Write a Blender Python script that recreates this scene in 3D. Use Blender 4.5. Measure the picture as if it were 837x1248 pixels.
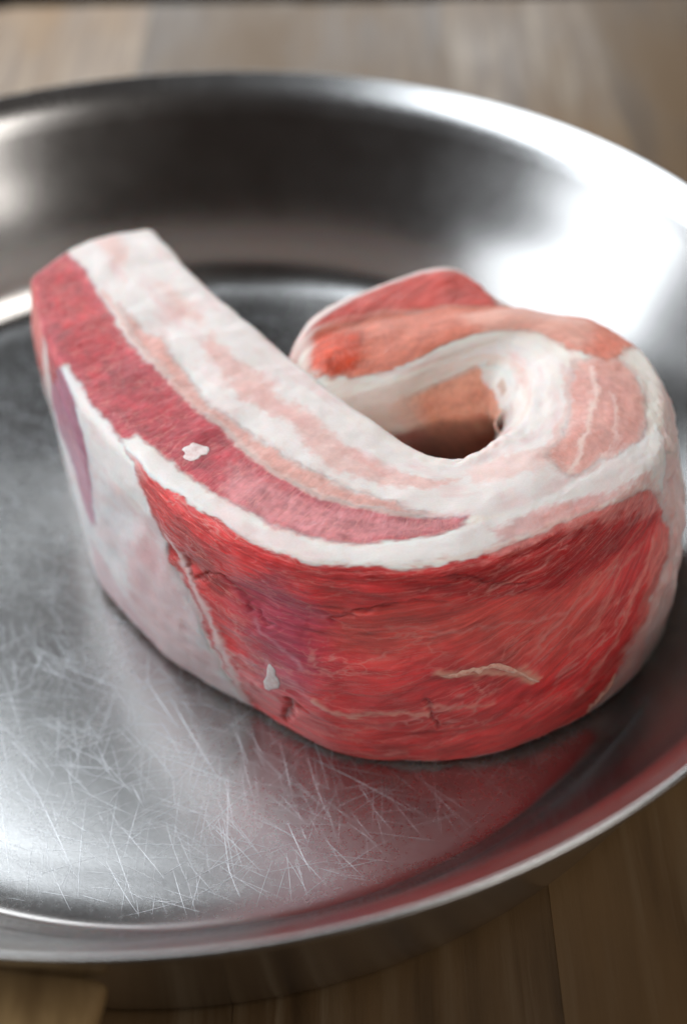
import bpy, bmesh, math, random
import numpy as np
from mathutils import Vector, Matrix

for _o in list(bpy.data.objects):
    bpy.data.objects.remove(_o)
S = bpy.context.scene
COL = S.collection

# ---------------------------------------------------------------- camera
cam_data = bpy.data.cameras.new("camera")
cam = bpy.data.objects.new("camera", cam_data)
COL.objects.link(cam)
RT = Vector((0.98788, -0.15404, -0.01894))
UP = Vector((0.11727, 0.66092, 0.74124))
FW = Vector((0.10166, 0.73448, -0.67097))
CAMLOC = Vector((0.0, -0.26767, 0.25279))
cam.matrix_world = Matrix(((RT.x, UP.x, -FW.x, CAMLOC.x), (RT.y, UP.y, -FW.y, CAMLOC.y),
                           (RT.z, UP.z, -FW.z, CAMLOC.z), (0, 0, 0, 1)))
cam_data.sensor_fit = 'VERTICAL'
cam_data.sensor_height = 36.0
cam_data.lens = 50.48
cam_data.clip_start = 0.01
cam_data.clip_end = 50
cam_data.dof.use_dof = True
cam_data.dof.focus_distance = 0.284
cam_data.dof.aperture_fstop = 7.0
cam_data.dof.aperture_blades = 0
S.camera = cam

# ---------------------------------------------------------------- light
world = bpy.data.worlds.new("World")
S.world = world
world.use_nodes = True
bg = world.node_tree.nodes["Background"]
bg.inputs[0].default_value = (0.58, 0.42, 0.34, 1)
bg.inputs[1].default_value = 0.05


def area(name, loc, target, sx, sy, power, col):
    d = bpy.data.lights.new(name, 'AREA')
    d.shape = 'RECTANGLE'
    d.size = sx
    d.size_y = sy
    d.energy = power
    d.color = col
    o = bpy.data.objects.new(name, d)
    COL.objects.link(o)
    o.location = loc
    o.rotation_euler = (Vector(target) - Vector(loc)).to_track_quat('-Z', 'Y').to_euler()
    return o


def polar(d, az, el):
    az, el = math.radians(az), math.radians(el)
    return (d * math.cos(el) * math.cos(az), d * math.cos(el) * math.sin(az), d * math.sin(el))


area("window_light", polar(1.5, 150, 50), (0, 0, 0.05), 1.3, 1.15, 28, (0.87, 0.94, 1.0))
area("side_window_light", polar(1.5, 172, 13), (0, 0, 0.05), 1.1, 0.6, 9, (0.90, 0.95, 1.0))
area("far_window_light", polar(1.8, 92, 20), (0, 0, 0.05), 1.6, 0.5, 10.5, (0.95, 0.98, 1.0))
area("room_lamp_light", polar(1.5, -42, 48), (0, 0, 0.05), 0.6, 0.6, 6.4, (1.0, 0.95, 0.9))

S.view_settings.view_transform = 'Standard'
S.view_settings.look = 'None'
S.view_settings.exposure = 0.0
S.view_settings.gamma = 1.0
S.view_settings.use_curve_mapping = False


# ---------------------------------------------------------------- helpers
def mesh_obj(name, verts, faces, mat=None, parent=None, smooth=True):
    me = bpy.data.meshes.new(name)
    me.from_pydata([tuple(v) for v in verts], [], faces)
    me.update()
    if mat:
        me.materials.append(mat)
    if smooth:
        me.polygons.foreach_set('use_smooth', [True] * len(me.polygons))
    o = bpy.data.objects.new(name, me)
    COL.objects.link(o)
    if parent:
        o.parent = parent
    return o


def grid_obj(name, P, mat=None, parent=None, wrap_v=False, flip=False):
    """P is an (nu, nv, 3) array"""
    nu, nv = P.shape[:2]
    idx = np.arange(nu * nv).reshape(nu, nv)
    if wrap_v:
        idx = np.concatenate([idx, idx[:, :1]], 1)
    q = np.stack([idx[:-1, :-1], idx[1:, :-1], idx[1:, 1:], idx[:-1, 1:]], -1).reshape(-1, 4)
    if flip:
        q = q[:, ::-1]
    me = bpy.data.meshes.new(name)
    me.vertices.add(nu * nv)
    me.vertices.foreach_set('co', P.reshape(-1).astype(np.float32))
    me.loops.add(q.size)
    me.loops.foreach_set('vertex_index', q.reshape(-1).astype(np.int32))
    me.polygons.add(len(q))
    me.polygons.foreach_set('loop_start', np.arange(0, q.size, 4, dtype=np.int32))
    me.polygons.foreach_set('use_smooth', np.ones(len(q), bool))
    me.update(calc_edges=True)
    me.validate()
    if mat:
        me.materials.append(mat)
    o = bpy.data.objects.new(name, me)
    COL.objects.link(o)
    if parent:
        o.parent = parent
    return o


class NT:
    """tiny node-tree builder"""
    def __init__(self, name):
        self.m = bpy.data.materials.new(name)
        self.m.use_nodes = True
        self.t = self.m.node_tree
        self.b = self.t.nodes["Principled BSDF"]

    def n(self, typ, ins=None, **kw):
        nd = self.t.nodes.new(typ)
        for k, v in kw.items():
            setattr(nd, k, v)
        for k, v in (ins or {}).items():
            self.s(nd, k, v)
        return nd

    def s(self, nd, k, v):
        sock = nd.inputs[k]
        if isinstance(v, bpy.types.NodeSocket):
            self.t.links.new(v, sock)
        elif isinstance(v, bpy.types.Node):
            self.t.links.new(v.outputs[0], sock)
        else:
            sock.default_value = v

    def math(self, op, a, b=0.0, clamp=False):
        nd = self.n('ShaderNodeMath', operation=op, use_clamp=clamp)
        self.s(nd, 0, a)
        self.s(nd, 1, b)
        return nd.outputs[0]

    def mix(self, fac, a, b, blend='MIX'):
        nd = self.n('ShaderNodeMix', data_type='RGBA', blend_type=blend)
        self.s(nd, 0, fac)
        self.s(nd, 6, a)
        self.s(nd, 7, b)
        return nd.outputs[2]

    def ramp(self, fac, stops, interp='LINEAR'):
        nd = self.n('ShaderNodeValToRGB')
        nd.color_ramp.interpolation = interp
        el = nd.color_ramp.elements
        while len(el) < len(stops):
            el.new(0.5)
        for e, (p, c) in zip(el, stops):
            e.position = p
            e.color = c if len(c) == 4 else (*c, 1)
        self.s(nd, 0, fac)
        return nd.outputs[0]

    def noise(self, vec, scale, detail=4.0, rough=0.55, dist=0.0):
        nd = self.n('ShaderNodeTexNoise')
        self.s(nd, 'Vector', vec)
        nd.inputs['Scale'].default_value = scale
        nd.inputs['Detail'].default_value = detail
        nd.inputs['Roughness'].default_value = rough
        nd.inputs['Distortion'].default_value = dist
        return nd.outputs[0]

    def mapping(self, vec, scale=(1, 1, 1), rot=(0, 0, 0), loc=(0, 0, 0)):
        nd = self.n('ShaderNodeMapping')
        self.s(nd, 'Vector', vec)
        nd.inputs['Scale'].default_value = scale
        nd.inputs['Rotation'].default_value = rot
        nd.inputs['Location'].default_value = loc
        return nd.outputs[0]

    def bump(self, h, strength, dist, normal=None):
        nd = self.n('ShaderNodeBump')
        self.s(nd, 'Height', h)
        nd.inputs['Strength'].default_value = strength
        nd.inputs['Distance'].default_value = dist
        if normal is not None:
            self.s(nd, 'Normal', normal)
        return nd.outputs[0]


def tag(o, label=None, cat=None, group=None, kind=None):
    for k, v in (('label', label), ('category', cat), ('group', group), ('kind', kind)):
        if v:
            o[k] = v
    return o
# ---------------------------------------------------------------- meat shape (pure numpy)
def _hash3(ix, iy, iz, seed):
    h = (ix * 374761393 + iy * 668265263 + iz * 2147483647 + seed * 1274126177) & 0xffffffff
    h = ((h ^ (h >> 13)) * 1274126177) & 0xffffffff
    h = ((h ^ (h >> 16)) * 2246822519) & 0xffffffff
    return ((h ^ (h >> 15)) & 0xffff) / 32767.5 - 1.0


def vnoise(x, y, z=0.0, seed=0):
    """value noise in -1..1"""
    x, y, z = np.broadcast_arrays(np.asarray(x, float), y, z)
    fx, fy, fz = np.floor(x), np.floor(y), np.floor(z)
    ix, iy, iz = (a.astype(np.int64) for a in (fx, fy, fz))
    tx, ty, tz = x - fx, y - fy, z - fz
    tx, ty, tz = (t * t * t * (t * (t * 6 - 15) + 10) for t in (tx, ty, tz))
    r = 0.0
    for dz in (0, 1):
        wz = tz if dz else 1 - tz
        if np.ndim(z) and not tz.any() and dz:
            continue
        for dy in (0, 1):
            wy = ty if dy else 1 - ty
            for dx in (0, 1):
                wx = tx if dx else 1 - tx
                r = r + wx * wy * wz * _hash3(ix + dx, iy + dy, iz + dz, seed)
    return r


def fbm(x, y, z=0.0, seed=0, oct=3, gain=0.5):
    r, a = 0.0, 1.0
    for k in range(oct):
        r = r + a * vnoise(np.asarray(x) * 2 ** k + 17.3 * k, np.asarray(y) * 2 ** k + 5.1 * k,
                           np.asarray(z) * 2 ** k, seed + k)
        a *= gain
    return r


def spline(ts, pts, t):
    """Catmull-Rom through pts at integer stations"""
    pts = np.asarray(pts, float)
    n = len(pts)
    i = np.clip(np.floor(t).astype(int), 0, n - 2)
    f = (t - i)[:, None]
    P = np.concatenate([[2 * pts[0] - pts[1]], pts, [2 * pts[-1] - pts[-2]]])
    p0, p1, p2, p3 = P[i], P[i + 1], P[i + 2], P[i + 3]
    return 0.5 * (2 * p1 + (p2 - p0) * f + (2 * p0 - 5 * p1 + 4 * p2 - p3) * f * f + (3 * p1 - p0 - 3 * p2 + p3) * f ** 3)


def gsmooth_wrap(a, sig, axis):
    n = int(3 * sig) + 1
    k = np.exp(-0.5 * (np.arange(-n, n + 1) / sig) ** 2)
    k /= k.sum()
    r = 0
    for w, d in zip(k, range(-n, n + 1)):
        r = r + w * np.roll(a, d, axis)
    return r


VS = np.array([0.0, 0.24, 0.36, 0.66, 0.86, 1.0])     # outer base, outer edge, outer top, inner top, inner base


def slab_surface(R, NU, NV, cap=0.04):
    """R: (n, 5, 3) rails: outer base, outer edge, outer top, inner top, inner base."""
    n = len(R)
    td = np.linspace(0, n - 1, 400)
    ot = spline(None, R[:, 2], td)
    it = spline(None, R[:, 3], td)
    mid = (ot + it) / 2
    L = np.concatenate([[0], np.cumsum(np.linalg.norm(np.diff(mid, axis=0), axis=1) + 0.3 * np.linalg.norm(np.diff(ot, axis=0), axis=1))])
    L /= L[-1]
    u = np.linspace(0, 1, NU)
    t = np.interp(u, L, td)
    rails = np.stack([spline(None, R[:, k], t) for k in range(5)], 1)      # NU,5,3
    v = np.arange(NV) / NV
    seg = np.clip(np.searchsorted(VS, v, side='right') - 1, 0, 4)
    f = (v - VS[seg]) / (VS[seg + 1] - VS[seg])
    A = rails[:, seg]
    B = rails[:, (seg + 1) % 5]
    P = A + (B - A) * f[None, :, None]
    cen = rails.mean(1)[:, None]
    # faces swell a little between their edges
    amp = np.array([0.0042, 0.0012, 0.0022, 0.002, 0.0])[seg] * np.sin(np.pi * f)
    d = P - cen
    d /= np.linalg.norm(d, axis=-1, keepdims=True) + 1e-9
    bul = np.clip((t - 1.0) / 3.5, 0.15, 1.0)
    P = P + d * (amp[None, :] * bul[:, None])[..., None]
    P = gsmooth_wrap(P, NV * 0.0115, 1)
    # ease the tight inner side of the bend
    wv = np.clip(np.minimum((v - 0.60) / 0.08, (0.95 - v) / 0.05), 0, 1)[None, :, None]
    sg = NU * 0.016
    n = int(3 * sg)
    kk = np.exp(-0.5 * (np.arange(-n, n + 1) / sg) ** 2)
    kk /= kk.sum()
    Q = np.concatenate([np.repeat(P[:1], n, 0), P, np.repeat(P[-1:], n, 0)])
    Q = sum(w * Q[i:i + len(P)] for i, w in enumerate(kk))
    edge = np.clip(np.minimum(u, 1 - u) / 0.05, 0, 1)[:, None, None]
    P = P + (Q - P) * wv * edge
    # the cut ends bow outwards across the thickness
    ax = rails[:, 2] - rails[:, 3]
    ax[:, 2] = 0
    half = np.linalg.norm(ax, axis=1, keepdims=True) / 2
    ax = ax / (2 * half)
    xi = np.clip(((P - P.mean(1, keepdims=True)) * ax[:, None]).sum(-1) / half, -1, 1)
    tg = np.gradient(P.mean(1), axis=0)
    tg[:, 2] = 0
    tg /= np.linalg.norm(tg, axis=1, keepdims=True)
    P = P - tg[:, None] * (0.009 * (0.35 - xi ** 2) * np.clip(1 - u / 0.12, 0, 1)[:, None] ** 2)[..., None]
    # closed, rounded ends
    for end in (0, 1):
        uu = u if end == 0 else 1 - u
        s = np.clip(uu / cap, 0, 1)
        k = np.sqrt(np.clip(1 - (1 - s) ** 2.2, 0, 1))
        c = P.mean(1, keepdims=True)
        k = k[:, None, None]
        P = c + (P - c) * k
    return P, u, v, t


def grid_normals(P):
    du = np.gradient(P, axis=0)
    dv = (np.roll(P, -1, 1) - np.roll(P, 1, 1)) / 2
    N = np.cross(du, dv)
    N /= np.linalg.norm(N, axis=-1, keepdims=True) + 1e-12
    return N
# ---------------------------------------------------------------- setting: table and room
def wood_material():
    w = NT("weathered_wood")
    tc = w.n('ShaderNodeTexCoord')
    oi = w.n('ShaderNodeObjectInfo')
    off = w.n('ShaderNodeVectorMath', operation='SCALE')
    w.s(off, 0, (3.1, 7.7, 1.3))
    w.s(off, 'Scale', w.math('MULTIPLY', oi.outputs['Random'], 9.0))
    vec = w.n('ShaderNodeVectorMath', operation='ADD')
    w.s(vec, 0, tc.outputs['Object'])
    w.s(vec, 1, off.outputs[0])
    g = w.noise(w.mapping(vec.outputs[0], (60, 3.5, 60)), 3.0, 6, 0.6, 0.4)
    big = w.noise(w.mapping(vec.outputs[0], (14, 4, 14)), 1.6, 4, 0.6)
    col = w.ramp(g, [(0.25, (0.065, 0.034, 0.012)), (0.5, (0.165, 0.096, 0.042)), (0.75, (0.34, 0.25, 0.15))])
    col = w.mix(w.ramp(big, [(0.42, (0, 0, 0)), (0.62, (1, 1, 1))]), col, (0.23, 0.13, 0.05, 1))
    hue = w.n('ShaderNodeHueSaturation')
    w.s(hue, 'Color', col)
    w.s(hue, 'Value', w.math('ADD', w.math('MULTIPLY', oi.outputs['Random'], 1.0), 0.55))
    w.s(w.b, 'Base Color', hue.outputs[0])
    w.s(w.b, 'Roughness', w.ramp(big, [(0.3, (0.34,) * 3), (0.7, (0.55,) * 3)]))
    w.s(w.b, 'IOR', 1.5)
    w.s(w.b, 'Normal', w.bump(g, 0.35, 0.0006))
    return w.m


M_wood = wood_material()
table = bpy.data.objects.new("table", None)
COL.objects.link(table)
AX = Vector((0.9879, -0.1553, 0)).normalized()       # across the planks
AY = Vector((0.1553, 0.9879, 0)).normalized()        # along the planks
table.location = (0, 0, 0)
table.rotation_euler = (0, 0, math.atan2(AX.y, AX.x))
tag(table, "brown plank table with a dull sheen under the steel pan", "table")


def plank_mesh(w, l, th, b=0.00015):
    bm = bmesh.new()
    bmesh.ops.create_cube(bm, size=1.0)
    bmesh.ops.scale(bm, vec=(w, l, th), verts=bm.verts)
    bmesh.ops.bevel(bm, geom=bm.edges[:], offset=b, segments=2, affect='EDGES')
    bmesh.ops.translate(bm, vec=(0, 0, -th / 2), verts=bm.verts)
    me = bpy.data.meshes.new("plank")
    bm.to_mesh(me)
    bm.free()
    me.materials.append(M_wood)
    me.polygons.foreach_set('use_smooth', [False] * len(me.polygons))
    return me


PW, PY0, PY1 = 0.0625, -0.62, 0.344
pm = plank_mesh(PW - 0.00002, PY1 - PY0, 0.028)
rng = random.Random(4)
for k in range(-10, 11):
    o = bpy.data.objects.new("plank", pm)
    COL.objects.link(o)
    o.parent = table
    o.location = (0.078 + (k + 0.5) * PW - PW, (PY0 + PY1) / 2 + rng.uniform(-.002, .002), -0.0002 - rng.uniform(0, .0002))

room = NT("dark_floor_paint")
tcr = room.n('ShaderNodeTexCoord')
room.s(room.b, 'Base Color', room.ramp(room.noise(tcr.outputs['Object'], 3, 5), [(0.3, (0.012, 0.010, 0.009)), (0.7, (0.03, 0.024, 0.02))]))
room.b.inputs['Roughness'].default_value = 0.7
fl = mesh_obj("floor", [(-4, -4, -0.75), (4, -4, -0.75), (4, 4, -0.75), (-4, 4, -0.75)], [(0, 1, 2, 3)], room.m)
tag(fl, kind='structure')

# ---------------------------------------------------------------- pan
def steel_material(name, rough, aniso, floor_rough):
    s = NT(name)
    tc = s.n('ShaderNodeTexCoord')
    ob = tc.outputs['Object']
    tan = s.n('ShaderNodeTangent', direction_type='RADIAL', axis='Z')
    cloud = s.noise(ob, 26, 5, 0.6)
    fine = s.noise(ob, 900, 3, 0.6)
    s.s(s.b, 'Base Color', s.mix(cloud, (0.37, 0.365, 0.36, 1), (0.47, 0.465, 0.46, 1)))
    s.b.inputs['Metallic'].default_value = 1.0
    if floor_rough:
        sx = s.n('ShaderNodeSeparateXYZ')
        s.s(sx, 0, ob)
        rad = s.math('SQRT', s.math('ADD', s.math('MULTIPLY', sx.outputs[0], sx.outputs[0]), s.math('MULTIPLY', sx.outputs[1], sx.outputs[1])))
        wall = s.n('ShaderNodeMapRange', {'Value': rad, 'From Min': 0.109, 'From Max': 0.119, 'To Min': floor_rough, 'To Max': rough})
        rough = wall.outputs[0]
    r = s.math('ADD', s.math('MULTIPLY', s.math('SUBTRACT', cloud, 0.5), 0.14), rough)
    r = s.math('ADD', r, s.math('MULTIPLY', s.math('SUBTRACT', fine, 0.5), 0.10))
    h = s.math('MULTIPLY', fine, 0.35)
    s.s(s.b, 'Roughness', r)
    s.b.inputs['Anisotropic'].default_value = aniso
    s.s(s.b, 'Tangent', tan.outputs[0])
    s.s(s.b, 'Normal', s.bump(h, 0.25, 0.0001))
    return s.m


M_steel = steel_material("brushed_steel", 0.20, 0.4, 0.27)
hb = NT("handle_reflection_tint")  # brown base colour paints in a warm reflection on the handle
_tc = hb.n('ShaderNodeTexCoord')
hb.s(hb.b, 'Base Color', hb.ramp(hb.noise(hb.mapping(_tc.outputs['Object'], (220, 40, 120)), 1.0, 5), [(0.3, (0.20, 0.12, 0.05)), (0.7, (0.42, 0.28, 0.13))]))
hb.b.inputs['Roughness'].default_value = 0.45
M_handle = hb.m
M_lip = steel_material("lip_steel", 0.24, 0.0, 0)
M_rim = steel_material("polished_steel", 0.18, 0.0, 0)
pan = bpy.data.objects.new("frying_pan", None)
COL.objects.link(pan)
tag(pan, "scratched stainless steel frying pan holding the raw meat on the table", "frying pan")


def lathe(name, prof, n, mat, parent):
    prof = np.array(prof, float)
    # resample the profile smoothly
    t = np.arange(len(prof), dtype=float)
    tt = np.linspace(0, len(prof) - 1, (len(prof) - 1) * 6 + 1)
    pr = spline(None, prof, tt)
    pr[:, 0] = np.maximum(pr[:, 0], 0.0)
    a = np.linspace(0, 2 * np.pi, n, endpoint=False)
    P = np.stack([pr[:, None, 0] * np.cos(a), pr[:, None, 0] * np.sin(a), np.repeat(pr[:, 1:2], n, 1)], -1)
    return grid_obj(name, P, mat, parent, wrap_v=True)


FZ = 0.005
lathe("pan_bowl", [(0.0008, FZ), (0.03, FZ), (0.06, FZ), (0.09, FZ), (0.1, FZ), (0.108, FZ + 0.0003), (0.113, FZ + 0.0016),
                   (0.1175, FZ + 0.006), (0.1215, FZ + 0.0125), (0.1285, FZ + 0.0245), (0.1355, FZ + 0.036), (0.1412, FZ + 0.0457)], 220, M_steel, pan)
lathe("pan_lip", [(0.1412, FZ + 0.0457), (0.1433, FZ + 0.0489), (0.1456, FZ + 0.0514), (0.1478, FZ + 0.0532), (0.1491, FZ + 0.0543),
                  (0.1499, FZ + 0.0546), (0.1504, FZ + 0.0540), (0.1500, FZ + 0.0528), (0.1484, FZ + 0.0508), (0.1455, FZ + 0.0475), (0.144, FZ + 0.0452)], 220, M_lip, pan)
lathe("pan_outside", [(0.144, FZ + 0.0452), (0.1425, FZ + 0.040), (0.1400, FZ + 0.0325), (0.1362, FZ + 0.0215), (0.1325, FZ + 0.0110), (0.1298, FZ + 0.0040),
                      (0.1275, 0.0040), (0.124, 0.0010), (0.118, 0.0003), (0.09, 0.0003), (0.05, 0.0003), (0.001, 0.0003)], 220, M_rim, pan)
# long handle, welded under the lip and running towards the viewer
hd = []
ang = math.atan2(-0.143, -0.0425)
hdx, hdy = math.cos(ang), math.sin(ang)
for (d, z, hw, th) in [(0.139, 0.033, 0.0165, 0.0035), (0.146, 0.0335, 0.0165, 0.0035), (0.156, 0.036, 0.0155, 0.004), (0.18, 0.045, 0.013, 0.0045),
                       (0.22, 0.062, 0.0105, 0.005), (0.28, 0.078, 0.0105, 0.0055), (0.33, 0.088, 0.012, 0.0055), (0.345, 0.090, 0.008, 0.004)]:
    ring = []
    for j in range(24):
        a = j * math.pi / 12
        ca, sa = math.cos(a), math.sin(a)
        x = hw * math.copysign(abs(ca) ** 0.45, ca)
        y = th * math.copysign(abs(sa) ** 0.6, sa)
        ring.append((hdx * d - hdy * x, hdy * d + hdx * x, z + y))
    hd.append(ring)
hp = np.array(hd)
tt = np.linspace(0, len(hp) - 1, 50)
hp = spline(None, hp.reshape(len(hp), -1), tt).reshape(50, 24, 3)
hp = np.concatenate([hp[:1].mean(1, keepdims=True).repeat(24, 1), hp, hp[-1:].mean(1, keepdims=True).repeat(24, 1)])
grid_obj("handle", hp, M_handle, pan, wrap_v=True, flip=True)
RAILS = np.array([[[-350,567,50],[-367,494,495],[-351,488,620],[-67,685,630],[-67,685,50]],[[-298,194,50],[-312,123,498],[-293,114,625],[85,286,630],[85,286,50]],[[-277,2,50],[-260,-90,498],[-233,-105,625],[175,107,630],[175,107,50]],[[-245,-150,50],[-182,-287,498],[-142,-312,625],[262,-66,630],[262,-66,50]],[[-108,-393,50],[-47,-517,498],[-10,-536,625],[355,-241,630],[355,-241,50]],[[61,-570,50],[104,-671,498],[134,-681,625],[432,-361,630],[432,-361,50]],[[223,-729,50],[257,-767,498],[281,-757,625],[489,-445,630],[489,-445,50]],[[392,-790,50],[431,-806,498],[449,-786,625],[541,-476,630],[541,-476,50]],[[497,-807,50],[572,-799,498],[592,-771,625],[589,-463,630],[589,-463,50]],[[665,-787,50],[724,-751,498],[733,-716,625],[646,-425,630],[735,-57,250]],[[860,-698,50],[883,-651,495],[874,-617,620],[696,-382,620],[724,-90,310]],[[1002,-578,50],[997,-525,495],[976,-493,620],[740,-303,610],[685,-233,490]],[[1079,-438,50],[1060,-349,495],[1031,-315,620],[768,-218,610],[687,-209,490]],[[1122,-327,50],[1071,-200,495],[1032,-161,620],[772,-130,600],[679,-196,490]],[[1006,-38,50],[995,-40,495],[967,-44,620],[735,-78,600],[673,-189,490]],[[891,39,50],[881,34,495],[856,21,620],[675,-74,600],[635,-188,490]],[[759,64,50],[772,79,610],[750,54,620],[592,-103,600],[579,-184,490]],[[622,126,50],[667,212,650],[593,69,620],[480,-161,600],[528,-193,490]],[[423,91,50],[424,158,630],[422,46,620],[369,-186,600],[464,-211,490]],[[216,-19,50],[197,-7,610],[229,-27,620],[239,-228,600],[397,-211,490]]]) / 10000.0
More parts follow.
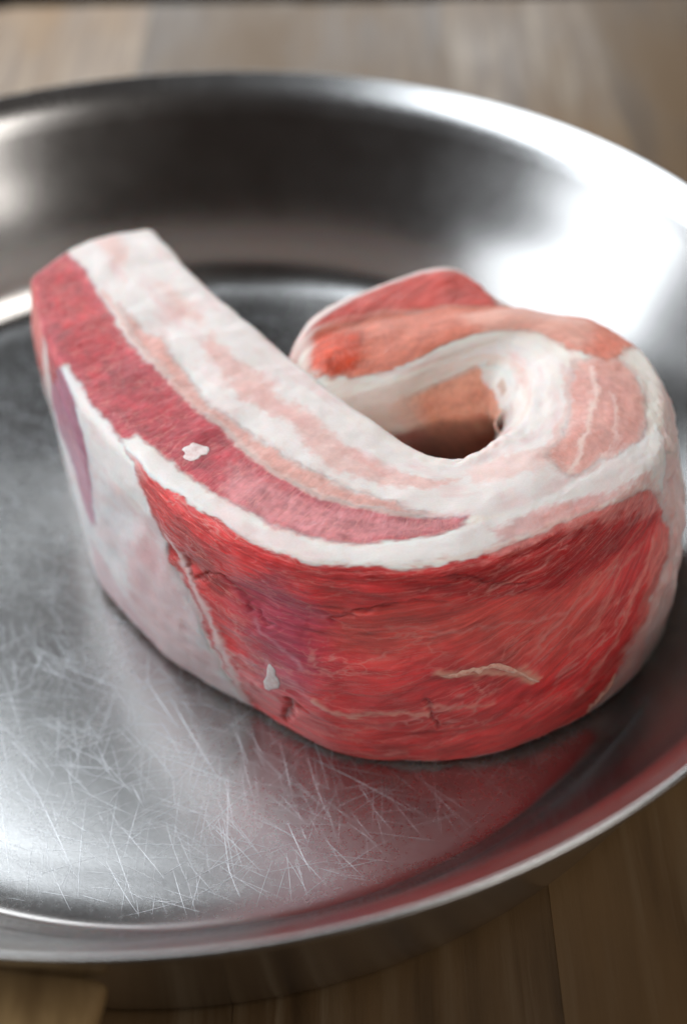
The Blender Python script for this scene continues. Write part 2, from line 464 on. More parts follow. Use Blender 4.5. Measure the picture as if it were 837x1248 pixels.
# regions of the cut surface: corners in slab coordinates (along the slab, round the slab) * 1e-4
REGIONS = [
    {'part': 1,'k': 'p','pts': [(2704,3629),(3333,3686),(3763,3657),(4134,3571),(4421,3657),(4735,3714),(5007,3771),(5365,3900),(5794,3786),(6223,3229),(6423,2214),(6323,1786),(6180,1257),(6094,286),(5880,157),(5608,143),(5265,86),(4835,86),(4521,100),(4320,129),(4092,129),(4020,857),(3863,1457),(3662,1929),(3419,2229),(3190,2971),(2933,3429)],'c': (224,62,62),'s': 0.5,'w': 1.0,'h': -0.15,'l': 1},
    {'k': 'p','pts': [(4549,3643),(4921,3671),(5351,3814),(5765,3657),(6166,3143),(6209,2571),(5994,2600),(5780,2457),(5465,2600),(5207,2671),(4950,2971),(4721,3157)],'c': (178,12,14),'a': 0.86,'s': 5,'w': 3,'l': 1},
    {'k': 'p','pts': [(3920,2329),(4106,3057),(4306,2729),(4449,1886),(4449,1186),(4278,1043),(4134,1557)],'c': (162,66,100),'a': 0.62,'s': 5.5,'w': 2,'l': 1},  # purplish sheen on the lean, painted as a soft colour patch
    {'k': 'p','pts': [(4435,2571),(4735,2800),(5036,2729),(5379,2571),(5680,2357),(5880,2314),(5808,1843),(5651,1457),(5265,1800),(4921,1986),(4635,1971)],'c': (232,98,84),'a': 0.7,'s': 4,'w': 2.5,'l': 1},
    {'k': 'p','pts': [(4349,300),(4707,1243),(5150,1357),(5594,1186),(5908,814),(5880,157),(5608,143),(5265,86),(4835,86),(4521,114)],'c': (214,70,66),'a': 0.6,'s': 3,'w': 1.5,'l': 1},
    {'part': 2,'k': 'p','pts': [(1602,2686),(1702,3657),(1817,3786),(2089,3800),(2418,3729),(2704,3629),(2961,3414),(3190,2929),(3405,2200),(3634,1900),(3834,1414),(3991,786),(4106,143),(3491,143),(2732,157),(2217,586),(1888,1214),(1330,1629)],'c': (220,212,211),'s': 0.4,'w': 0.6,'h': 0.1,'l': 0},
    {'k': 'p','pts': [(1946,3700),(2189,3771),(2489,3714),(2833,3571),(3162,3143),(3104,2329),(2790,2486),(2475,2714),(2175,3243)],'c': (232,224,218),'a': 0.9,'s': 4,'w': 1.5,'l': 0},
    {'k': 'p','pts': [(3104,2329),(3419,2071),(3691,1757),(3948,1014),(4034,129),(3748,143),(3391,157),(3033,414),(3147,1643)],'c': (214,168,168),'a': 0.65,'s': 3,'w': 3,'l': 0},
    {'k': 'p','pts': [(2561,1214),(2861,1114),(3205,657),(3476,157),(3119,157),(2632,171)],'c': (206,150,156),'a': 0.6,'s': 1.5,'w': 1,'l': 0},
    {'part': 10,'k': 'p','pts': [(1488,3357),(1688,3571),(2046,3429),(2346,2671),(2675,1643),(2604,1529),(2332,1786),(1903,2029),(1502,2300)],'c': (158,84,112),'a': 0.9,'s': 1.0,'w': 0.5,'l': 0.6},
    {'k': 'p','pts': [(2904,3471),(3033,3443),(3262,3386),(3519,3286),(3763,2657),(3906,2171),(3820,2086),(3634,2400),(3491,2171),(3305,2557),(3119,3043)],'c': (188,46,42),'a': 0.9,'s': 0.8,'w': 0.8,'l': 1},
    {'k': 'l','pts': [(3376,2614),(3662,2071),(3891,1571),(4049,914),(4092,129)],'c': (226,190,186),'r': 0.7,'s': 0.6,'w': 0.8,'h': 0.25,'l': 0},
    {'part': 9,'k': 'p','pts': [(6509,3600),(6295,3071),(6452,2171),(6352,1743),(6137,1329),(5994,543),(5908,157),(6323,171),(6681,1071),(6910,1957),(6824,2843)],'c': (222,190,184),'s': 1.5,'w': 1.8,'h': 0.1,'l': 0},
    {'k': 'p','pts': [(6996,3600),(6509,3600),(7182,2000),(6910,2957),(7182,3200)],'c': (226,200,192),'s': 2,'w': 2,'l': 0},
    {'part': 0,'k': 'p','pts': [(258,4586),(629,4700),(1116,4857),(1674,4857),(2289,4800),(2847,4814),(3348,4800),(3848,4757),(4278,4800),(4678,4786),(5050,4614),(5422,4500),(5937,4343),(6452,3871),(6953,4529),(7124,5686),(7740,5986),(8283,6814),(5536,6614),(4506,6529),(9471,6729),(1974,6571),(401,6557),(286,5814)],'c': (228,218,213),'s': 0.6,'w': 0.8,'h': 0.1,'l': 0},
    {'part': 3,'k': 'p','pts': [(315,3614),(272,4000),(258,4586),(601,4800),(1044,4829),(1531,4829),(2031,4800),(2546,4843),(2876,4800),(3376,4757),(3863,4714),(4292,4757),(4678,4757),(5050,4643),(4993,4457),(4735,4229),(4478,4114),(4206,4043),(3863,4057),(3534,4057),(3262,4029),(2976,3971),(2675,3900),(2675,3671),(2375,3700),(2060,3757),(1702,3729),(1545,2786),(1302,3429),(773,3500)],'c': (190,74,84),'s': 0.9,'w': 0.7,'h': -0.1,'l': 1},
    {'k': 'p','pts': [(458,3714),(343,4529),(1016,4771),(1631,4757),(2089,4071),(1931,3943),(1459,3871),(1073,3757)],'c': (184,44,50),'a': 0.7,'s': 3,'w': 1.5,'l': 1},
    {'k': 'p','pts': [(1559,4171),(1731,4671),(2246,4714),(2747,4743),(3176,4657),(3162,4243),(2775,4114),(2289,4014)],'c': (180,58,68),'a': 0.7,'s': 3,'w': 1.5,'l': 1},
    {'k': 'p','pts': [(3362,4571),(3891,4643),(4306,4714),(4678,4729),(5050,4643),(4950,4414),(4478,4114),(4206,4043),(3863,4057),(3591,4086)],'c': (218,152,154),'a': 0.8,'s': 2.5,'w': 1.2,'l': 0.8},
    {'part': 4,'k': 'p','pts': [(1216,5029),(1445,5129),(1917,5186),(2403,5100),(2861,4986),(3247,5014),(3677,5043),(4149,5043),(4535,4986),(4835,4800),(4564,4800),(4278,4800),(3848,4757),(3348,4800),(2818,4843),(2432,4843),(1946,4900)],'c': (216,152,138),'a': 0.8,'s': 1.4,'w': 1.0,'h': -0.05,'l': 0.7},
    {'k': 'l','pts': [(959,4886),(1416,4929),(2031,4857),(2532,4857),(2847,4843),(3362,4786),(3848,4743),(4292,4771),(4678,4771)],'c': (224,176,164),'a': 0.85,'r': 0.45,'s': 0.5,'w': 0.7,'h': 0.2,'l': 0.2},
    {'k': 'p','pts': [(286,5343),(358,5786),(658,5757),(744,5500),(572,5271)],'c': (228,176,164),'a': 0.55,'s': 2,'w': 1.2,'l': 0.2},
    {'k': 'p','pts': [(1059,5800),(1187,6000),(1731,5971),(1888,5786),(1631,5700)],'c': (228,176,164),'a': 0.5,'s': 2,'w': 1.2,'l': 0.2},
    {'k': 'p','pts': [(1989,5886),(2332,5929),(2876,5886),(3391,5857),(3891,5686),(4306,5657),(4664,5771),(4993,5743),(4721,5400),(4349,5243),(4020,5171),(3648,5314),(3205,5514),(2732,5500),(2303,5629)],'c': (226,168,156),'a': 0.6,'s': 1.4,'w': 1.6,'h': -0.08,'l': 0.4},
    {'k': 'p','pts': [(5079,6100),(5522,5786),(6066,5443),(6395,5071),(6066,5043),(5551,5186),(5136,5429)],'c': (228,188,178),'a': 0.6,'s': 2,'w': 2,'l': 0.2},
    {'part': 8,'k': 'p','pts': [(5837,4729),(5823,5300),(6295,5514),(6881,5743),(7225,5443),(7325,4743),(7167,4143),(6853,4043),(6495,4214),(6166,4443)],'c': (218,150,136),'a': 0.8,'s': 2.6,'w': 1.6,'h': -0.05,'l': 0.5},
    {'k': 'l','pts': [(5851,4800),(6195,5043),(6581,5143),(7110,5157)],'c': (232,206,196),'a': 0.8,'r': 0.9,'s': 0.9,'w': 1.2,'h': 0.1,'l': 0},
    {'k': 'l','pts': [(6152,4500),(6409,4557),(6824,4814)],'c': (232,206,196),'a': 0.7,'r': 0.5,'s': 0.7,'w': 1.2,'h': 0.1,'l': 0},
    {'k': 'l','pts': [(5780,5343),(6266,5686),(6881,5743),(7296,5957)],'c': (228,190,180),'a': 0.7,'r': 1.2,'s': 1.2,'w': 1.2,'l': 0.2},
    {'part': 5,'k': 'p','pts': [(9757,3314),(9385,3486),(8941,3529),(8498,3443),(8126,3714),(7797,3671),(7454,3600),(7225,4743),(7425,5457),(7897,5514),(8255,5571),(8584,5700),(8941,5957),(9399,5986),(9757,5543)],'c': (216,126,102),'a': 0.95,'s': 1.2,'w': 1.2,'l': 0.7},
    {'k': 'p','pts': [(8655,4200),(8383,3986),(8054,3943),(7697,4057),(7411,5286),(7868,5614),(8240,5657)],'c': (228,182,166),'a': 0.7,'s': 3,'w': 1.5,'l': 0.3},
    {'part': 6,'k': 'p','pts': [(9771,3343),(9628,3557),(9371,4314),(9356,5729),(9614,5800),(9814,5000)],'c': (208,70,30),'a': 0.9,'s': 3,'w': 1.0,'l': 1},
    {'part': 7,'k': 'p','pts': [(9785,3100),(9413,2829),(9113,2586),(8898,2643),(8641,2514),(8426,3571),(8827,3529),(9213,3529),(9499,3529)],'c': (214,100,92),'s': 1.2,'w': 0.8,'l': 1},
    {'k': 'p','pts': [(9428,3243),(9185,3129),(8770,3100),(8512,3171),(8827,3529),(9213,3529)],'c': (214,112,104),'a': 0.6,'s': 2,'w': 1,'l': 1},
    {'k': 'l','pts': [(9828,2529),(9557,2529),(9313,2500),(9113,2486),(8898,2486),(8684,2500)],'c': (228,204,198),'r': 2.2,'s': 1.6,'w': 1.0,'l': 0},
    {'k': 'l','pts': [(9757,3186),(9385,3443),(8941,3529),(8484,3543)],'c': (226,170,150),'a': 0.6,'r': 0.5,'s': 0.8,'w': 0.5,'l': 0.2},  # edge highlight below the tail flap, painted as a pale line
    {'part': 0,'k': 'p','pts': [(3405,6171),(9399,6343),(9013,6014),(8569,5843),(8197,5871),(7883,5829),(7268,5800),(6753,5914),(6338,6043),(5966,6200),(5551,6171),(5536,6614),(6981,8000),(7825,7671),(8054,7100),(8441,7200),(8956,7257),(3734,6400)],'c': (230,220,213),'s': 1.2,'w': 1.4,'h': 0.1,'l': 0},
    {'k': 'p','pts': [(7482,7571),(7468,7343),(7139,7414),(7096,7657)],'c': (190,140,110),'a': 0.6,'s': 1,'w': 0.5,'l': 0.2},
    {'part': 0,'k': 'p','pts': [(2647,3700),(2775,3871),(3033,3957),(3333,3986),(3591,4014),(3906,4000),(4220,3971),(4492,4043),(4735,4171),(4993,4386),(5207,4514),(5551,4514),(5994,4486),(6338,4329),(6652,3814),(6509,3286),(6381,2886),(6080,3500),(5823,3900),(5637,3943),(5265,4014),(4964,3871),(4692,3743),(4363,3700),(4092,3643),(3748,3686),(3319,3700),(2833,3571)],'c': (230,222,217),'s': 0.6,'w': 0.9,'h': 0.15,'l': 0},
    {'k': 'p','pts': [(5193,4371),(5522,4357),(5880,4143),(6123,3671),(5908,3757),(5594,4000),(5222,4071)],'c': (216,150,144),'a': 0.6,'s': 1.2,'w': 1.5,'l': 0.4},
    {'k': 'p','pts': [(5136,4029),(5494,4157),(5851,4043),(6152,3457),(6352,2871),(6295,2657),(5866,3386),(5536,3671),(5207,3700)],'c': (228,160,150),'a': 0.55,'s': 2.5,'w': 3.5,'l': 0.4},
    {'k': 'p','pts': [(6352,2771),(6495,2029),(6338,1571),(6195,1129),(6109,314),(5994,457),(6080,1514),(6209,2100)],'c': (226,150,138),'a': 0.5,'s': 2.5,'w': 3.5,'l': 0.5},
    {'k': 'l','pts': [(4478,1171),(4635,1186),(4778,1257),(4950,1129)],'c': (226,170,150),'a': 0.8,'r': 0.35,'s': 0.5,'w': 1.2,'h': 0.3,'l': 0.2},
    {'k': 'l','pts': [(5021,1729),(5165,1729),(5279,1743),(5422,1629),(5536,1471)],'c': (228,166,140),'a': 0.9,'r': 0.55,'s': 0.6,'w': 1.0,'h': 0.4,'l': 0.2},
    {'k': 'l','pts': [(4750,2400),(4864,2343),(5064,2243),(5322,2171),(5651,2071)],'c': (220,150,140),'a': 0.6,'r': 0.25,'s': 0.5,'w': 1.2,'h': 0.2,'l': 0.4},
    {'k': 'l','pts': [(4936,1271),(5136,1271),(5351,1286)],'c': (222,160,140),'a': 0.7,'r': 0.3,'s': 0.5,'w': 1,'h': 0.2,'l': 0.3},
    {'k': 'l','pts': [(5680,1614),(5808,1843),(5937,2143),(6137,2400)],'c': (224,150,136),'a': 0.6,'r': 0.35,'s': 0.6,'w': 1.2,'h': 0.25,'l': 0.3},
    {'k': 'l','pts': [(5436,1800),(5694,2100),(5908,2386),(6109,2786)],'c': (224,150,136),'a': 0.5,'r': 0.3,'s': 0.6,'w': 1.2,'h': 0.2,'l': 0.3},
    {'k': 'l','pts': [(5808,871),(5937,1400),(6066,1814),(6252,2243)],'c': (226,160,146),'a': 0.6,'r': 0.4,'s': 0.6,'w': 1.2,'h': 0.25,'l': 0.3},
    {'k': 'l','pts': [(4077,2043),(4263,1829),(4363,1686)],'c': (214,150,160),'a': 0.6,'r': 0.35,'s': 0.5,'w': 1,'h': 0.2,'l': 0.3},
    {'k': 'l','pts': [(4206,2486),(4363,2414),(4521,2586)],'c': (200,110,120),'a': 0.5,'r': 0.3,'s': 0.5,'w': 1,'h': 0.2,'l': 0.4},
    {'k': 'l','pts': [(4936,1414),(4979,1171),(5036,943)],'c': (120,20,22),'a': 0.4,'r': 0.3,'s': 0.4,'w': 0.8,'h': -0.7,'l': 1},
    {'k': 'l','pts': [(3577,2314),(3677,2157),(3777,2471),(3891,2557)],'c': (120,22,26),'a': 0.4,'r': 0.35,'s': 0.5,'w': 1.2,'h': -0.5,'l': 1},
    {'k': 'l','pts': [(3820,2543),(4006,2214),(4177,2086)],'c': (128,24,34),'a': 0.4,'r': 0.3,'s': 0.5,'w': 1.2,'h': -0.35,'l': 1},
    {'k': 'l','pts': [(4306,429),(4363,1014),(4406,986)],'c': (150,30,26),'a': 0.9,'r': 0.5,'s': 0.5,'w': 0.8,'h': -0.9,'l': 1},
    {'k': 'l','pts': [(4993,3443),(5136,3071),(5365,2886)],'c': (120,12,14),'a': 0.4,'r': 0.4,'s': 0.6,'w': 1.2,'h': -0.6,'l': 1},
    {'k': 'l','pts': [(4421,2386),(4592,2686),(4807,2886),(4950,2771)],'c': (130,18,20),'a': 0.4,'r': 0.35,'s': 0.6,'w': 1.2,'h': -0.5,'l': 1},
]
# ---------------------------------------------------------------- meat
def srgb(c):
    c = np.asarray(c, float) / 255
    return np.where(c < 0.04045, c / 12.92, ((c + 0.055) / 1.055) ** 2.4)


NU, NV = 960, 640
P, U, V, TT = slab_surface(RAILS, NU, NV)
LU, LV = 290.0, 150.0                 # rough size of the unrolled surface in millimetres
SU, SV = np.meshgrid(U * LU, V * LV, indexing='ij')
col = np.zeros((NU, NV, 3))
lean = np.zeros((NU, NV))
part = np.zeros((NU, NV), np.int8)
hgt = np.zeros((NU, NV))
seg = np.clip(np.searchsorted(VS, V, side='right') - 1, 0, 4)
base = srgb([(214, 196, 190), (222, 205, 198), (232, 222, 212), (228, 210, 200), (206, 150, 140)])
col[:] = base[seg][None]
tail = (np.clip((U - 0.66) / 0.03, 0, 1) * np.clip((0.925 - U) / 0.06, 0, 1))[:, None] * np.clip((V[None] - 0.705 + 0.012 * vnoise(SU / 6, SV / 6, 0, 301)) / 0.03, 0, 1)
col = col * (1 - tail[..., None]) + srgb((238, 172, 146)) * tail[..., None]
lean += 0.5 * tail
tip = np.clip((0.055 - U) / 0.02, 0, 1)[:, None] * (np.clip((V - 0.07) / 0.06, 0, 1) * np.clip((0.44 - V) / 0.02, 0, 1))[None]
tip = np.maximum(tip, np.clip((0.135 - U) / 0.02, 0, 1)[:, None] * np.clip((V[None] - np.interp(U, (0, 0.06, 0.13), (0.08, 0.17, 0.20))[:, None]) / 0.03, 0, 1) * np.clip((0.40 - V) / 0.03, 0, 1)[None])
col = col * (1 - tip[..., None]) + srgb((196, 74, 70)) * tip[..., None]
lean = np.maximum(lean, tip)
wa = fbm(SU / 9, SV / 9, 0, 11, 3)
wb = fbm(SU / 9, SV / 9, 0, 23, 3)
wc = fbm(SU / 1.6, SV / 1.6, 0, 31, 2)
wd = fbm(SU / 1.6, SV / 1.6, 0, 37, 2)

we = fbm(SU / 0.9, SV / 0.5, 0, 41, 2)
wf = fbm(SU / 0.9, SV / 0.5, 0, 47, 2)


def seg_dist(px, py, pts, closed):
    d = np.full(px.shape, 1e9)
    ins = np.zeros(px.shape, bool)
    n = len(pts)
    for i in range(n if closed else n - 1):
        ax, ay = pts[i]
        bx, by = pts[(i + 1) % n]
        ex, ey = bx - ax, by - ay
        t = np.clip(((px - ax) * ex + (py - ay) * ey) / (ex * ex + ey * ey + 1e-9), 0, 1)
        d = np.minimum(d, (px - ax - t * ex) ** 2 + (py - ay - t * ey) ** 2)
        if closed:
            c = ((ay > py) != (by > py)) & (px < (bx - ax) * (py - ay) / (by - ay + 1e-12) + ax)
            ins ^= c
    return np.sqrt(d), ins


def region_mask(r):
    pts = [(a * 1e-4 * LU, b * 1e-4 * LV) for a, b in r['pts']]
    xs, ys = [p[0] for p in pts], [p[1] for p in pts]
    w = r.get('w', 1.0)
    m = 3 * w + 3 * r['s'] + r.get('r', 0) + 1
    i0, i1 = np.searchsorted(U * LU, [min(xs) - m, max(xs) + m])
    j0, j1 = np.searchsorted(V * LV, [min(ys) - m, max(ys) + m])
    sl = np.s_[i0:i1, j0:j1]
    px = SU[sl] + w * (wa[sl] + 0.45 * wc[sl] + 0.25 * we[sl])
    py = SV[sl] + w * (wb[sl] + 0.45 * wd[sl] + 0.25 * wf[sl])
    closed = r['k'] == 'p'
    d, ins = seg_dist(px, py, pts, closed)
    sd = np.where(ins, d, -d) if closed else r['r'] - d
    k = np.clip(0.5 + 0.5 * sd / r['s'], 0, 1)
    h = np.clip(0.5 + 0.5 * sd / (r['s'] + 0.9), 0, 1)
    return sl, k * k * (3 - 2 * k), h * h * (3 - 2 * h)


for r in REGIONS:
    sl, k, kh = region_mask(r)
    if r.get('h', 0) < -0.3:
        kh = k
    hgt[sl] += kh * r.get('h', 0.0)
    if 'part' in r:
        part[sl] = np.where(k > 0.5, r['part'], part[sl])
    k = k * r.get('a', 1.0)
    col[sl] = col[sl] * (1 - k[..., None]) + srgb(r['c']) * k[..., None]
    lean[sl] = lean[sl] * (1 - k) + r.get('l', 0) * k

# muscle fibre and marbling: grain runs along the outer face, across the cut face
outer = np.clip((0.385 - V) / 0.03, 0, 1)[None] * np.ones((NU, 1))
bigw = vnoise(SU / 17, SV / 13, 0, 211)
gu = np.interp(U, (0, 0.25, 0.33, 0.42, 0.52, 0.66, 1), (-0.55, -0.55, -0.35, -0.05, 0.45, 1.1, 1.1))
gint = np.cumsum(gu) / NU * LU
FA = np.where(outer > 0.5, SU, SV)
FB = np.where(outer > 0.5, SV - gint[:, None] + 1.6 * bigw, SU * 1.3 + 1.2 * bigw)
slant = SU * 0.35 * np.clip((SU / LU - 0.45) * 3, -0.5, 1.2)
gx = np.where(outer > 0.5, SU / 7.0, SU / 1.1)
gy = np.where(outer > 0.5, (SV - gint[:, None]) / 0.75, SV / 1.5)
fib = fbm(gx + 0.6 * wa, gy + 0.5 * wb, 0, 51, 3, 0.6)
vein = 1 - np.abs(fbm(SU / 16 + 0.5 * wa, (SV - gint[:, None]) / 4.0 + 0.4 * wb, 0, 71, 3, 0.55)) / 0.10
vein = np.clip(vein, 0, 1) * np.clip(0.35 + fbm(SU / 14, SV / 9, 0, 77, 2), 0, 1)
mott = fbm(SU / 5, SV / 3.2, 0, 91, 4, 0.6)
fat = 1 - lean
fine = fbm(np.where(outer > 0.5, SU / 3.2, SU / 0.8) + wa, np.where(outer > 0.5, (SV - gint[:, None]) / 0.45, SV / 0.9) + 0.6 * wb, 0, 191, 2)
lc = col * (1 + 0.14 * fib + 0.18 * mott + 0.07 * fine)[..., None]
lc = lc + (srgb((226, 140, 124)) - lc) * (0.25 * np.clip(fine + 0.4 * fib - 0.55, 0, 1) * outer)[..., None]
lc = lc + (srgb((222, 150, 140)) - lc) * (0.75 * vein * np.clip(outer + 0.25, 0, 1))[..., None]
fatm = fbm(SU / 7, SV / 4, 0, 131, 4, 0.55)
fc = col * (1 + 0.035 * fatm)[..., None]
pinkness = np.clip(fbm(SU / 12, SV / 5, 0, 141, 3) - 0.25, 0, 1)
fc = fc * (1 - pinkness[..., None] * np.array([0.04, 0.20, 0.20]))
col = lc * lean[..., None] + fc * fat[..., None]
col = np.clip(col, 0.005, 0.92)
# relief in millimetres
lump = fbm(P[..., 0] * 90, P[..., 1] * 90, P[..., 2] * 90, 151, 3)
lumpf = fbm(P[..., 0] * 330, P[..., 1] * 330, P[..., 2] * 330, 161, 3)
step = fbm(SU / 22 + wa * 0.3, (SV - gint[:, None]) / 8 + 0.3 * wb, 0, 171, 3)
flake = step * 3.0 - np.floor(step * 3.0)
hgt += 0.40 * lump + fat * 0.05 * lumpf + lean * (0.03 * fib + 0.10 * vein + outer * 0.13 * flake * (flake < 0.93) + 0.02 * lumpf)
# puckered membrane on the right turn, and a few dents in the lean
puck = (np.exp(-((U - 0.675) / 0.05) ** 2))[:, None] * (np.exp(-((V - 0.22) / 0.14) ** 2))[None]
hgt += puck * (0.9 * fbm(SU / 3.2, SV / 5.0, 0, 221, 3, 0.55))
hgt -= lean * outer * 1.0 * np.clip(fbm(SU / 13, SV / 6, 0, 231, 2) - 0.35, 0, 1)
# soft fat curds along the inner edge of the bend
inner = np.exp(-((V - 0.640) / 0.022) ** 2)[None] * np.exp(-((U - 0.53) / 0.055) ** 2)[:, None]
hgt += inner * (0.9 * np.abs(fbm(SU / 7.5, SV / 7.5, 0, 181, 2, 0.4)) + 0.3)
hgt *= np.clip(np.minimum(U, 1 - U) / 0.03, 0, 1)[:, None]
N = grid_normals(P)
cen = P.mean(1, keepdims=True)
N *= np.sign(((P - cen) * N).sum(-1).mean())
P = P + N * (hgt * 1e-3)[..., None]
P[..., 2] = np.maximum(P[..., 2], FZ + 0.0002)


def meat_material():
    m = NT("raw_meat")
    at = m.n('ShaderNodeAttribute', attribute_name='meat_colour')
    su = m.n('ShaderNodeAttribute', attribute_name='slab_position')
    le = at.outputs['Alpha']
    vec = su.outputs['Vector']
    fa = m.n('ShaderNodeAttribute', attribute_name='fibre_position')
    fv = fa.outputs['Vector']
    f1 = m.noise(m.mapping(fv, (0.20, 1.1, 1)), 1.0, 5, 0.6, 0.5)
    fl = m.noise(m.mapping(fv, (0.10, 1.25, 1), (0, 0, 0), (7, 3, 0)), 1.0, 5, 0.7, 0.3)
    vo = m.n('ShaderNodeTexVoronoi', feature='DISTANCE_TO_EDGE')
    wob = m.n('ShaderNodeVectorMath', operation='ADD')
    m.s(wob, 0, m.mapping(fv, (0.055, 0.21, 1)))
    wn = m.n('ShaderNodeTexNoise')
    m.s(wn, 'Vector', m.mapping(fv, (0.25, 0.5, 1)))
    wn.inputs['Scale'].default_value = 1.0
    wn.inputs['Detail'].default_value = 4
    ws = m.n('ShaderNodeVectorMath', operation='SCALE')
    m.s(ws, 0, wn.outputs[1])
    ws.inputs['Scale'].default_value = 0.75
    m.s(wob, 1, ws.outputs[0])
    m.s(vo, 'Vector', wob.outputs[0])
    vo.inputs['Scale'].default_value = 1.0
    seam = m.ramp(vo.outputs['Distance'], [(0.0, (1, 1, 1)), (0.035, (0, 0, 0))])
    vc = m.n('ShaderNodeTexVoronoi', feature='F1')
    m.s(vc, 'Vector', wob.outputs[0])
    vc.inputs['Scale'].default_value = 1.0
    cell = m.n('ShaderNodeSeparateColor')
    m.s(cell, 0, vc.outputs['Color'])
    patch = m.noise(m.mapping(vec, (0.09, 0.14, 1), (0, 0, 0), (2, 9, 0)), 1.0, 3, 0.6)
    line = m.ramp(m.math('ABSOLUTE', m.math('SUBTRACT', fl, 0.5)), [(0.0, (1, 1, 1)), (0.022, (0, 0, 0))])
    line = m.math('MULTIPLY', line, m.ramp(patch, [(0.42, (0, 0, 0)), (0.62, (1, 1, 1))]))
    f2 = m.noise(vec, 2.2, 4, 0.65)
    pore = m.noise(vec, 0.55, 3, 0.6)
    c = m.mix(m.math('MULTIPLY', le, 0.38), at.outputs['Color'], m.ramp(f1, [(0.25, (0.62, 0.45, 0.45)), (0.6, (1, 1, 1))]), 'MULTIPLY')
    c = m.mix(m.math('MULTIPLY', m.ramp(f1, [(0.56, (0, 0, 0)), (0.72, (1, 1, 1))]), m.math('MULTIPLY', le, 0.28)), c, (0.72, 0.17, 0.15, 1))
    seam = m.math('MULTIPLY', seam, m.ramp(patch, [(0.30, (0.25,) * 3), (0.6, (1, 1, 1))]))
    c = m.mix(m.math('MULTIPLY', le, 0.30), c, m.ramp(cell.outputs[0], [(0.0, (0.62, 0.5, 0.55)), (1.0, (1.15, 1.1, 1.05))]), 'MULTIPLY')
    c = m.mix(m.math('MULTIPLY', seam, m.math('MULTIPLY', le, 0.42)), c, (0.82, 0.34, 0.28, 1))
    c = m.mix(m.math('MULTIPLY', line, m.math('MULTIPLY', le, 0.42)), c, (0.80, 0.36, 0.29, 1))
    c = m.mix(m.math('MULTIPLY', m.math('SUBTRACT', 1.0, le), 0.25), c, m.ramp(f2, [(0.3, (0.82, 0.74, 0.70)), (0.6, (1, 1, 1))]), 'MULTIPLY')
    m.s(m.b, 'Base Color', c)
    rl = m.math('ADD', m.math('MULTIPLY', f2, 0.22), 0.24)
    rf = m.math('ADD', m.math('MULTIPLY', f2, 0.25), 0.33)
    mr = m.n('ShaderNodeMix', data_type='FLOAT')
    m.s(mr, 0, le)
    m.s(mr, 2, rf)
    m.s(mr, 3, rl)
    m.s(m.b, 'Roughness', mr.outputs[0])
    m.b.inputs['IOR'].default_value = 1.37
    m.b.subsurface_method = 'RANDOM_WALK'
    m.b.inputs['Subsurface Weight'].default_value = 0.8
    m.b.inputs['Subsurface Radius'].default_value = (1.0, 0.36, 0.26)
    m.b.inputs['Subsurface Scale'].default_value = 0.0026
    m.s(m.b, 'Coat Weight', m.math('ADD', m.math('MULTIPLY', le, -0.06), 0.36))
    m.b.inputs['Coat Roughness'].default_value = 0.09
    h = m.math('ADD', m.math('MULTIPLY', m.math('ADD', f1, m.math('ADD', m.math('MULTIPLY', line, 0.4), m.math('MULTIPLY', vo.outputs['Distance'], 1.6))), le), m.math('MULTIPLY', f2, 0.35))
    nb = m.bump(h, 0.45, 0.00032)
    m.s(m.b, 'Normal', nb)
    m.s(m.b, 'Coat Normal', m.bump(m.noise(vec, 1.3, 4, 0.6), 1.0, 0.0009, nb))
    return m.m


M_meat = meat_material()
# the slab is cut into its muscles, fat and membrane: one mesh each, meeting edge to edge
part[(tip > 0.5) & (part == 0)] = 3
part[(tail > 0.5) & (part == 0)] = 5
part[:, V > 0.87] = 0
best = None
for k in range(11):
    w = gsmooth_wrap(gsmooth_wrap((part == k).astype(np.float32), 2.0, 0), 2.0, 1)
    if best is None:
        best, lab = w, np.zeros((NU, NV), np.int8)
    else:
        lab = np.where(w > best, k, lab)
        best = np.maximum(w, best)
NAMES = {0: ("fat_layer", None), 1: ("lean_side", "deep red lean side facing the viewer"), 2: ("membrane", "whitish membrane over the left side"),
         3: ("lean_strip", "dark pink lean strip along the top cut"), 4: ("lean_streak", "pale salmon streak beside the lean strip"),
         5: ("lean_strip", "orange pink lean band at the back of the loop"), 6: ("lean_patch", "orange patch at the tail"),
         7: ("lean_flap", "red flap rising at the tail end"), 8: ("lean_patch", "pink lean patch on the right of the loop"),
         9: ("membrane", "pale fatty membrane wrapping the right side"), 10: ("lean_streak", "mauve streak down the left membrane")}
meat = bpy.data.objects.new("pork_belly", None)
COL.objects.link(meat)
tag(meat, "thick curled slab of raw pork belly standing in the steel pan", "meat")
idx = np.arange(NU * NV).reshape(NU, NV)
idx = np.concatenate([idx, idx[:, :1]], 1)
quads = np.stack([idx[:-1, :-1], idx[1:, :-1], idx[1:, 1:], idx[:-1, 1:]], -1).reshape(-1, 4)
qlab = lab[:-1].reshape(-1)
N = grid_normals(P)
N *= np.sign(((P - P.mean(1, keepdims=True)) * N).sum(-1).mean())
PF, NF = P.reshape(-1, 3).astype(np.float32), N.reshape(-1, 3).astype(np.float32)
CF = np.concatenate([col, lean[..., None]], -1).astype(np.float32).reshape(-1, 4)
SF_ = np.stack([SU, SV, SU * 0], -1).astype(np.float32).reshape(-1, 3)
FF_ = np.stack([FA, FB, SU * 0], -1).astype(np.float32).reshape(-1, 3)
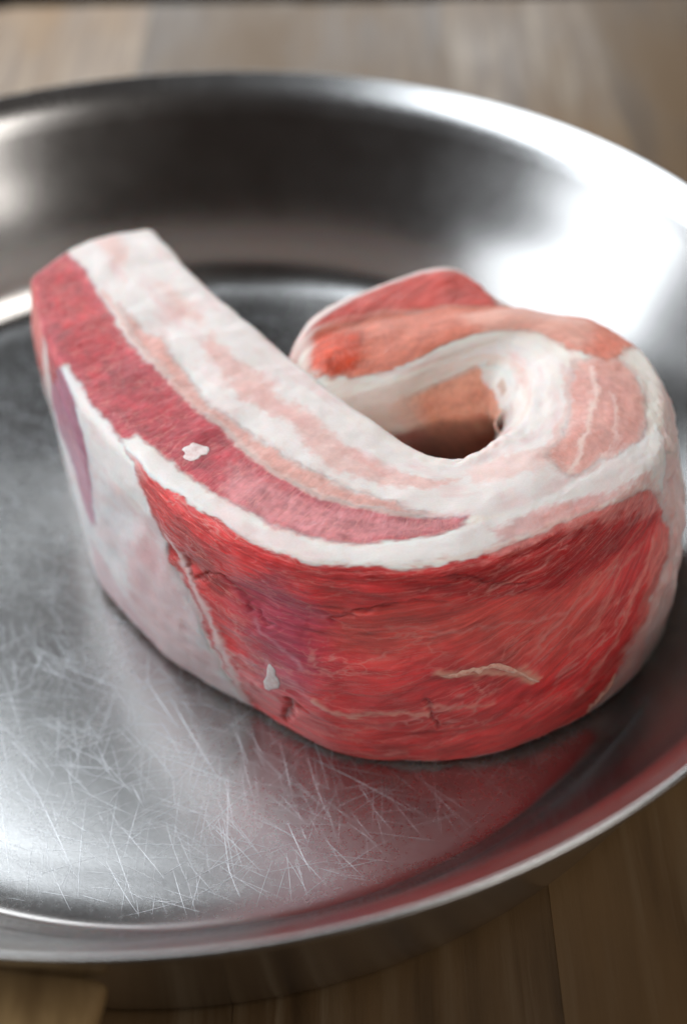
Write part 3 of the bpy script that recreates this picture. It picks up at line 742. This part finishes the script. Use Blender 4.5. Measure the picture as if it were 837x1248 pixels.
for k, (nm, lb) in NAMES.items():
    q = quads[qlab == k]
    if not len(q):
        continue
    used, inv = np.unique(q, return_inverse=True)
    inv = inv.reshape(-1).astype(np.int32)
    me = bpy.data.meshes.new(nm)
    me.vertices.add(len(used))
    me.vertices.foreach_set('co', PF[used].reshape(-1))
    me.loops.add(len(inv))
    me.loops.foreach_set('vertex_index', inv)
    me.polygons.add(len(q))
    me.polygons.foreach_set('loop_start', np.arange(0, len(inv), 4, dtype=np.int32))
    me.polygons.foreach_set('use_smooth', np.ones(len(q), bool))
    me.update(calc_edges=True)
    me.materials.append(M_meat)
    for an, typ, prop, dat in (('meat_colour', 'FLOAT_COLOR', 'color', CF), ('slab_position', 'FLOAT_VECTOR', 'vector', SF_), ('fibre_position', 'FLOAT_VECTOR', 'vector', FF_)):
        at_ = me.attributes.new(an, typ, 'POINT')
        at_.data.foreach_set(prop, dat[used].reshape(-1))
    me.normals_split_custom_set_from_vertices(NF[used])
    o = bpy.data.objects.new(nm, me)
    COL.objects.link(o)
    o.parent = meat
    if lb:
        o['label'] = lb


# small bits that sit on the slab
def bit_material(c0, c1):
    m = NT("fat_scrap")
    tc = m.n('ShaderNodeTexCoord')
    n1 = m.noise(tc.outputs['Object'], 900, 4, 0.6)
    m.s(m.b, 'Base Color', m.ramp(n1, [(0.3, c0), (0.6, c1)]))
    m.b.inputs['Roughness'].default_value = 0.38
    m.b.inputs['Subsurface Weight'].default_value = 0.6
    m.b.inputs['Subsurface Radius'].default_value = (1, 0.5, 0.4)
    m.b.inputs['Subsurface Scale'].default_value = 0.001
    m.s(m.b, 'Normal', m.bump(n1, 0.3, 0.0003))
    return m.m


M_bit = bit_material((0.68, 0.46, 0.43), (0.80, 0.68, 0.65))
M_shred = bit_material((0.68, 0.24, 0.17), (0.85, 0.50, 0.38))


def samp(A, u, v):
    x = min(max(u, 0.0), 1.0) * (NU - 1)
    y = (v % 1.0) * NV
    i, j = min(int(x), NU - 2), int(y)
    fx, fy = x - i, y - j
    j, k = j % NV, (j + 1) % NV
    return (A[i, j] * (1 - fx) + A[i + 1, j] * fx) * (1 - fy) + (A[i, k] * (1 - fx) + A[i + 1, k] * fx) * fy


def scrap(name, u, v, ru, rv, seed, thick=0.0007):
    """a thin lump of fat that follows the slab under it; ru, rv are half sizes in slab coordinates"""
    rows = []
    for k, f in enumerate((1.0, 0.93, 0.8, 0.55, 0.25, 0.02)):
        ring = []
        for a in range(28):
            t = 2 * math.pi * a / 28
            w = 1 + 0.45 * float(vnoise(np.array([math.cos(t) * 1.9 + seed]), np.array([math.sin(t) * 1.9]), 0, 5)[0])
            uu, vv = u + ru * f * w * math.cos(t), v + rv * f * w * math.sin(t)
            lift = -0.0002 if k == 0 else thick * (1 - f ** 3) ** 0.5 * (1 + 0.15 * math.sin(2 * t + seed))
            ring.append(samp(P, uu, vv) + samp(N, uu, vv) * lift)
        rows.append(ring)
    return grid_obj(name, np.array(rows), M_bit, meat, wrap_v=True)


def strand(name, pts, w, thick=0.0006, seed=0):
    """a torn shred of membrane lying along the slab"""
    pts = np.array(pts) * 1e-4
    t = np.linspace(0, len(pts) - 1, 60)
    c = spline(None, pts, t)
    rows = []
    for q, (u, v) in enumerate(c):
        p, n = samp(P, u, v), samp(N, u, v)
        d = samp(P, *c[min(q + 4, 59)]) - samp(P, *c[max(q - 4, 0)])
        d /= np.linalg.norm(d) + 1e-9
        b = np.cross(n, d)
        env = max(math.sin(math.pi * (q + 0.5) / 60), 0.05) ** 0.5
        ww = w * env * (1 + 0.5 * float(vnoise(np.array([q * 0.21 + seed]), np.array([1.7]), 0, 9)[0]))
        off = 0.5 * w * float(vnoise(np.array([q * 0.3 + seed]), np.array([4.7]), 0, 3)[0])
        ring = []
        for s, hh in ((-1, -0.0002), (-0.7, 0.6 * thick), (0.0, thick), (0.6, 0.7 * thick), (1, -0.0002)):
            ring.append(p + b * (s * ww + off) + n * hh * (env if hh > 0 else 1))
        rows.append(ring)
    return grid_obj(name, np.array(rows), M_shred, meat)


# scratches in the pan floor
rs = random.Random(11)
sm = NT("scratch_metal")
sm.b.inputs['Base Color'].default_value = (0.74, 0.75, 0.77, 1)
sm.b.inputs['Metallic'].default_value = 1.0
sm.b.inputs['Roughness'].default_value = 0.5
SVv, SF = [], []


def scratch(x, y, ang, ln, w, z):
    bend = rs.gauss(0, 0.04)
    k = len(SVv)
    n = 6
    for q in range(n + 1):
        f = q / n - 0.5
        a = ang + bend * f
        cx, cy = x + math.cos(a) * ln * f, y + math.sin(a) * ln * f
        ww = w * (0.15 + 0.85 * math.sin(math.pi * (q + 0.15) / (n + 0.3)))
        nx, ny = -math.sin(a) * ww / 2, math.cos(a) * ww / 2
        zz = z + float(np.interp(math.hypot(cx, cy), (0, 0.1, 0.104, 0.108, 0.1105), (0, 0.00001, 0.0001, 0.0003, 0.0008)))
        SVv.append((cx - nx, cy - ny, zz))
        SVv.append((cx, cy, zz + 0.10 * ww))
        SVv.append((cx + nx, cy + ny, zz))
    for q in range(n):
        b0 = k + 3 * q
        SF.append((b0, b0 + 3, b0 + 4, b0 + 1))
        SF.append((b0 + 1, b0 + 4, b0 + 5, b0 + 2))


for q in range(3200):
    big = q < 90
    mid = q < 420
    r = 0.1105 * math.sqrt(rs.random())
    t = rs.uniform(-math.pi, math.pi)
    x, y = r * math.cos(t), r * math.sin(t)
    if mid:
        x, y = rs.uniform(-0.10, 0.03), rs.uniform(-0.11, -0.03)
    ang = rs.choice([1.35, 1.75, 2.1, 2.35, 1.55, 0.4, 2.8]) + rs.gauss(0, 0.2) if rs.random() < 0.7 else rs.uniform(0, math.pi)
    ln = rs.uniform(0.010, 0.030) if big else rs.uniform(0.004, 0.018)
    r1 = math.hypot(x + math.cos(ang) * ln / 2, y + math.sin(ang) * ln / 2)
    r2 = math.hypot(x - math.cos(ang) * ln / 2, y - math.sin(ang) * ln / 2)
    if max(r1, r2) > 0.1095:
        continue
    w = rs.uniform(0.00008, 0.00014) if big else rs.uniform(0.00004, 0.00009) if mid else rs.uniform(0.00003, 0.00007)
    scratch(x, y, ang, ln, w, FZ + 0.00006 + q * 1e-8)
sc = mesh_obj("scratches", SVv, SF, sm.m, pan, smooth=False)
sc['kind'] = 'stuff'
scrap("fat_scrap", 0.3104, 0.4329, 0.0086, 0.0157, 1.3, 0.00014)
scrap("fat_scrap", 0.4235, 0.1300, 0.0043, 0.0229, 2.7, 0.00015)
strand("membrane_shred", [(5007, 1729), (5107, 1743), (5207, 1757), (5293, 1757), (5422, 1629), (5551, 1443)], 0.0007, 0.0002, 1)
strand("membrane_shred", [(5937, 243), (5980, 457), (6037, 571), (6066, 786)], 0.001, 0.0004, 4)
